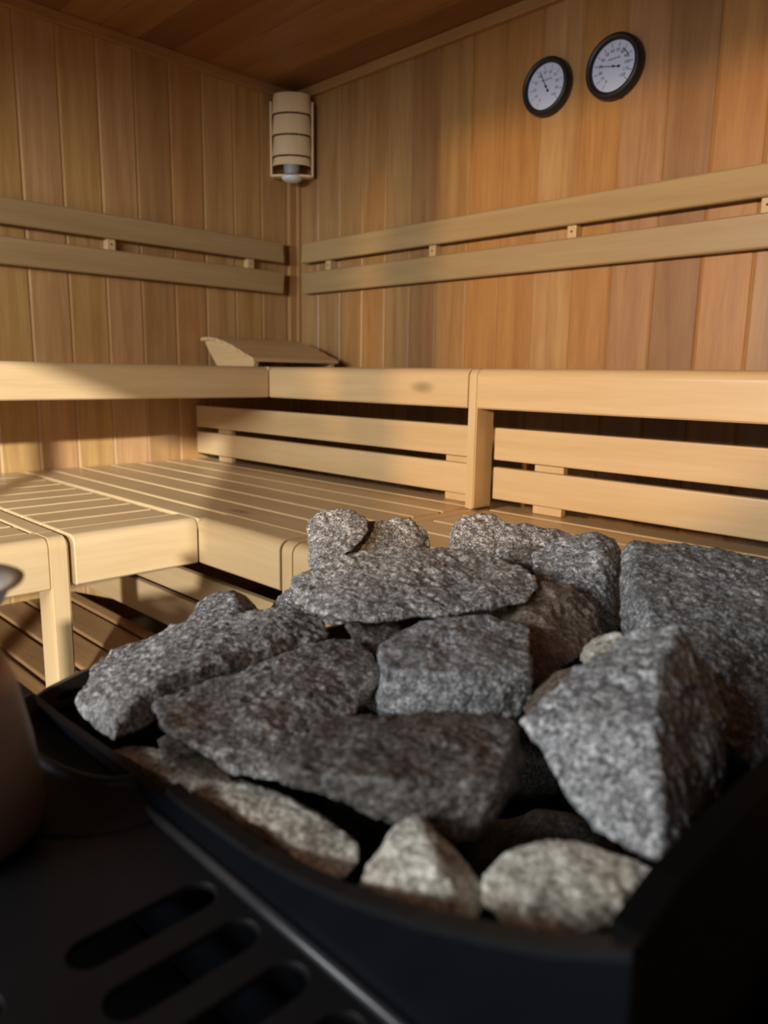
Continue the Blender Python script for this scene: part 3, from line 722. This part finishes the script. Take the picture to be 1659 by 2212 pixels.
# --- back row
stone('knobbly grey stone, back left of the heap, standing highest against the slatted bench', 'fine',
  [[(662,1122,.84),(690,1103,.84),(765,1101,.83),(795,1122,.82),(790,1160,.80),(745,1200,.78),(700,1240,.77),(672,1230,.79),(672,1160,.82)]], t=.05)
stone('rounded brownish stone tucked behind the long flat slab, right beside the highest back left stone', 'fine',
  [[(785,1130,.84),(850,1119,.84),(890,1122,.84),(925,1145,.84),(930,1190,.83),(880,1225,.80),(760,1225,.79),(735,1190,.80)]], t=.05)
stone('grey stone with a rounded left knob at the back, right of the gap', 'fine',
  [[(968,1150,.85),(985,1126,.85),(1030,1109,.85),(1070,1110,.85),(1105,1138,.84),(1120,1180,.82),(1060,1215,.80),(975,1190,.82)],
   [(1080,1130,.84),(1120,1146,.84),(1205,1145,.84),(1240,1152,.83),(1210,1215,.79),(1150,1240,.78),(1070,1225,.79)]], t=.05)
stone('upright grey stone between the long slab and the massive right stone', 'blue',
  [[(1150,1195,.76),(1205,1162,.77),(1285,1148,.77),(1330,1166,.77),(1338,1195,.76),(1300,1195,.735),(1240,1230,.72),(1310,1290,.70),(1345,1255,.75),(1346,1330,.72),(1330,1385,.68),(1290,1400,.67),(1200,1350,.69),(1160,1255,.72)]], t=.05)
stone('massive dark stone filling the right edge of the heap at the back', 'slate',
  [[(1342,1190,.70),(1362,1168,.71),(1440,1170,.71),(1550,1194,.70),(1670,1203,.69),(1830,1240,.66),(1860,1640,.52),(1700,1720,.47),(1560,1600,.49),(1440,1420,.54),(1345,1365,.63),(1352,1300,.65),(1382,1240,.66),(1500,1260,.64)]], t=.04, shrink=.8)
stone('small speckled stone peeping out at the left end of the long slab', 'fine',
  [[(586,1318,0.752),(600,1292,0.752),(632,1262,0.752),(680,1262,0.743),(690,1330,0.714),(600,1345,0.724)]], t=.04)
# --- middle
stone('long flat brownish slab lying across the top of the heap', 'grey',
  [[(628,1252,.70),(662,1232,.71),(745,1197,.72),(850,1180,.73),(960,1183,.73),(1060,1196,.72),(1125,1222,.70),(1168,1266,.665),(1140,1300,.64),(1060,1306,.63),(960,1330,.615),(860,1324,.61),(780,1334,.605),(708,1352,.60),(682,1320,.63),(636,1300,.67)],
   ], t=.03, shrink=.85, down=.15)
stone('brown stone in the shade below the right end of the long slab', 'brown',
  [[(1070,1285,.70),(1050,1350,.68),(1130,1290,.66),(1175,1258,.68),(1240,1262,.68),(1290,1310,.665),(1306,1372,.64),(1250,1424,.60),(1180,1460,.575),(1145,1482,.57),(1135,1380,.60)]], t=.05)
stone('pointed grey stone at the far left behind the long tilted slab', 'grey',
  [[(392,1350,0.707),(425,1303,0.716),(462,1280,0.716),(495,1271,0.716),(506,1298,0.697),(535,1292,0.726),(560,1322,0.716),(520,1370,0.668),(400,1400,0.649)]], t=.05)
stone('long tilted slab on the far left with a flat lit top and a dark underside', 'grey',
  [[(206,1428,0.649),(225,1420,0.659),(370,1352,0.678),(450,1330,0.678),(560,1322,0.668),(655,1308,0.659),(698,1338,0.640),(710,1372,0.616),(600,1388,0.592),(480,1422,0.563),(345,1468,0.535),(290,1512,0.520),(222,1606,0.510),(170,1590,0.525),(157,1530,0.549),(190,1480,0.592)]], t=.035, shrink=.85, down=.2)
stone('large wedge-shaped grey stone left of centre, tapering to its left tip', 'grey',
  [[(328,1520,.53),(345,1500,.54),(450,1468,.56),(530,1448,.57),(620,1414,.58),(710,1383,.60),(775,1384,.60),(812,1415,.585),(824,1470,.55),(795,1520,.525),(700,1560,.495),(640,1592,.475),(620,1690,.43),(560,1685,.43),(480,1660,.44),(400,1612,.455),(345,1562,.48),
    (560,1540,.485)]], t=.045, shrink=.75)
stone('square block in the centre of the heap with a brown top and bluish front', 'blue',
  [[(818,1398,.57),(850,1372,.59),(915,1344,.605),(990,1328,.61),(1065,1334,.61),(1141,1350,.60),(1146,1440,.525),(1000,1450,.51),(830,1440,.52),(822,1548,.520),(1000,1560,.515),(1120,1560,.52),(1147,1543,.53)]], t=.05, shrink=.8)
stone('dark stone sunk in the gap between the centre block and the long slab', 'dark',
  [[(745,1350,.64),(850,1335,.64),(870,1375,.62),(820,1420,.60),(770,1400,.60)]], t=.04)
stone('small pale stone peeking out behind the peaked stone', 'pale',
  [[(1262,1440,.535),(1275,1400,.55),(1305,1372,.56),(1345,1364,.56),(1380,1400,.53),(1330,1450,.51)]], t=.03, rough=.6)
stone('smooth brown stone leaning low against the left foot of the peaked stone', 'brown',
  [[(1130,1545,.50),(1165,1490,.52),(1210,1450,.53),(1270,1440,.53),(1290,1500,.49),(1200,1580,.46)]], t=.04, rough=.6)
stone('small black stone wedge behind the right end of the long slab', 'dark',
  [[(1072,1208,.775),(1120,1183,.78),(1215,1180,.775),(1232,1212,.765),(1180,1242,.755),(1090,1228,.76)]], t=.03)
# --- front
stone('big peaked stone on the right with a bright left face and a dark right face', 'blue',
  [[(1122,1556,.435),(1175,1500,.45),(1262,1432,.465),(1330,1385,.47),(1400,1356,.47),(1466,1350,.465),(1432,1420,.435),(1418,1560,.395),(1420,1700,.37),(1430,1868,.345),(1375,1850,.355),(1290,1808,.372),(1225,1700,.40),(1165,1610,.425),
    (1540,1450,.47),(1572,1560,.455),(1562,1700,.43),(1500,1810,.40)]], t=.03, shrink=.8, down=.5)
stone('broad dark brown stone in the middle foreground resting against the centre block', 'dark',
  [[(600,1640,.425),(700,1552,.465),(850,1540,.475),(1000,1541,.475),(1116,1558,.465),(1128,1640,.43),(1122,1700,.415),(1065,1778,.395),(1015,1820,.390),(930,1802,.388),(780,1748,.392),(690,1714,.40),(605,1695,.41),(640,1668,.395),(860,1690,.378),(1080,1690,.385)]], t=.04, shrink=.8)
stone('long pale stone along the front left rim of the heater', 'pale',
  [[(236,1622,0.525),(292,1608,0.530),(350,1618,0.515),(440,1655,0.484),(540,1688,0.453),(650,1738,0.422),(745,1788,0.400),(778,1822,0.386),(782,1862,0.373),(745,1908,0.360),(640,1880,0.366),(520,1830,0.379),(400,1770,0.412),(290,1690,0.464)]], t=.03, shrink=.8, rough=.7, down=.6)
stone('small pale pyramid-shaped stone at the centre of the front rim', 'pale',
  [[(772,1915,0.342),(800,1862,0.352),(852,1780,0.367),(896,1750,0.372),(926,1772,0.367),(990,1842,0.357),(1045,1922,0.342),(1046,1965,0.332),(1010,2010,0.318),(850,1990,0.321),(768,1950,0.332),(945,1862,0.339)]], t=.03, shrink=.75, rough=.7, down=.6)
stone('pale tan stone low in the front right corner below the peaked stone', 'pale',
  [[(1040,1900,.33),(1095,1842,.345),(1190,1814,.35),(1260,1820,.348),(1350,1850,.34),(1440,1884,.33),(1405,1935,.32),(1320,2010,.305),(1200,2040,.298),(1090,2010,.305),(1045,1960,.315)]], t=.03, shrink=.75, rough=.7, down=.6)
stone('brownish stone sliver visible between the pale rim stone and the wedge-shaped stone', 'brown',
  [[(335,1600,.52),(365,1582,.52),(420,1600,.51),(480,1660,.47),(520,1700,.44),(430,1680,.455),(350,1630,.49)]], t=.03, rough=.6)
# --- lower layer seen only in the gaps
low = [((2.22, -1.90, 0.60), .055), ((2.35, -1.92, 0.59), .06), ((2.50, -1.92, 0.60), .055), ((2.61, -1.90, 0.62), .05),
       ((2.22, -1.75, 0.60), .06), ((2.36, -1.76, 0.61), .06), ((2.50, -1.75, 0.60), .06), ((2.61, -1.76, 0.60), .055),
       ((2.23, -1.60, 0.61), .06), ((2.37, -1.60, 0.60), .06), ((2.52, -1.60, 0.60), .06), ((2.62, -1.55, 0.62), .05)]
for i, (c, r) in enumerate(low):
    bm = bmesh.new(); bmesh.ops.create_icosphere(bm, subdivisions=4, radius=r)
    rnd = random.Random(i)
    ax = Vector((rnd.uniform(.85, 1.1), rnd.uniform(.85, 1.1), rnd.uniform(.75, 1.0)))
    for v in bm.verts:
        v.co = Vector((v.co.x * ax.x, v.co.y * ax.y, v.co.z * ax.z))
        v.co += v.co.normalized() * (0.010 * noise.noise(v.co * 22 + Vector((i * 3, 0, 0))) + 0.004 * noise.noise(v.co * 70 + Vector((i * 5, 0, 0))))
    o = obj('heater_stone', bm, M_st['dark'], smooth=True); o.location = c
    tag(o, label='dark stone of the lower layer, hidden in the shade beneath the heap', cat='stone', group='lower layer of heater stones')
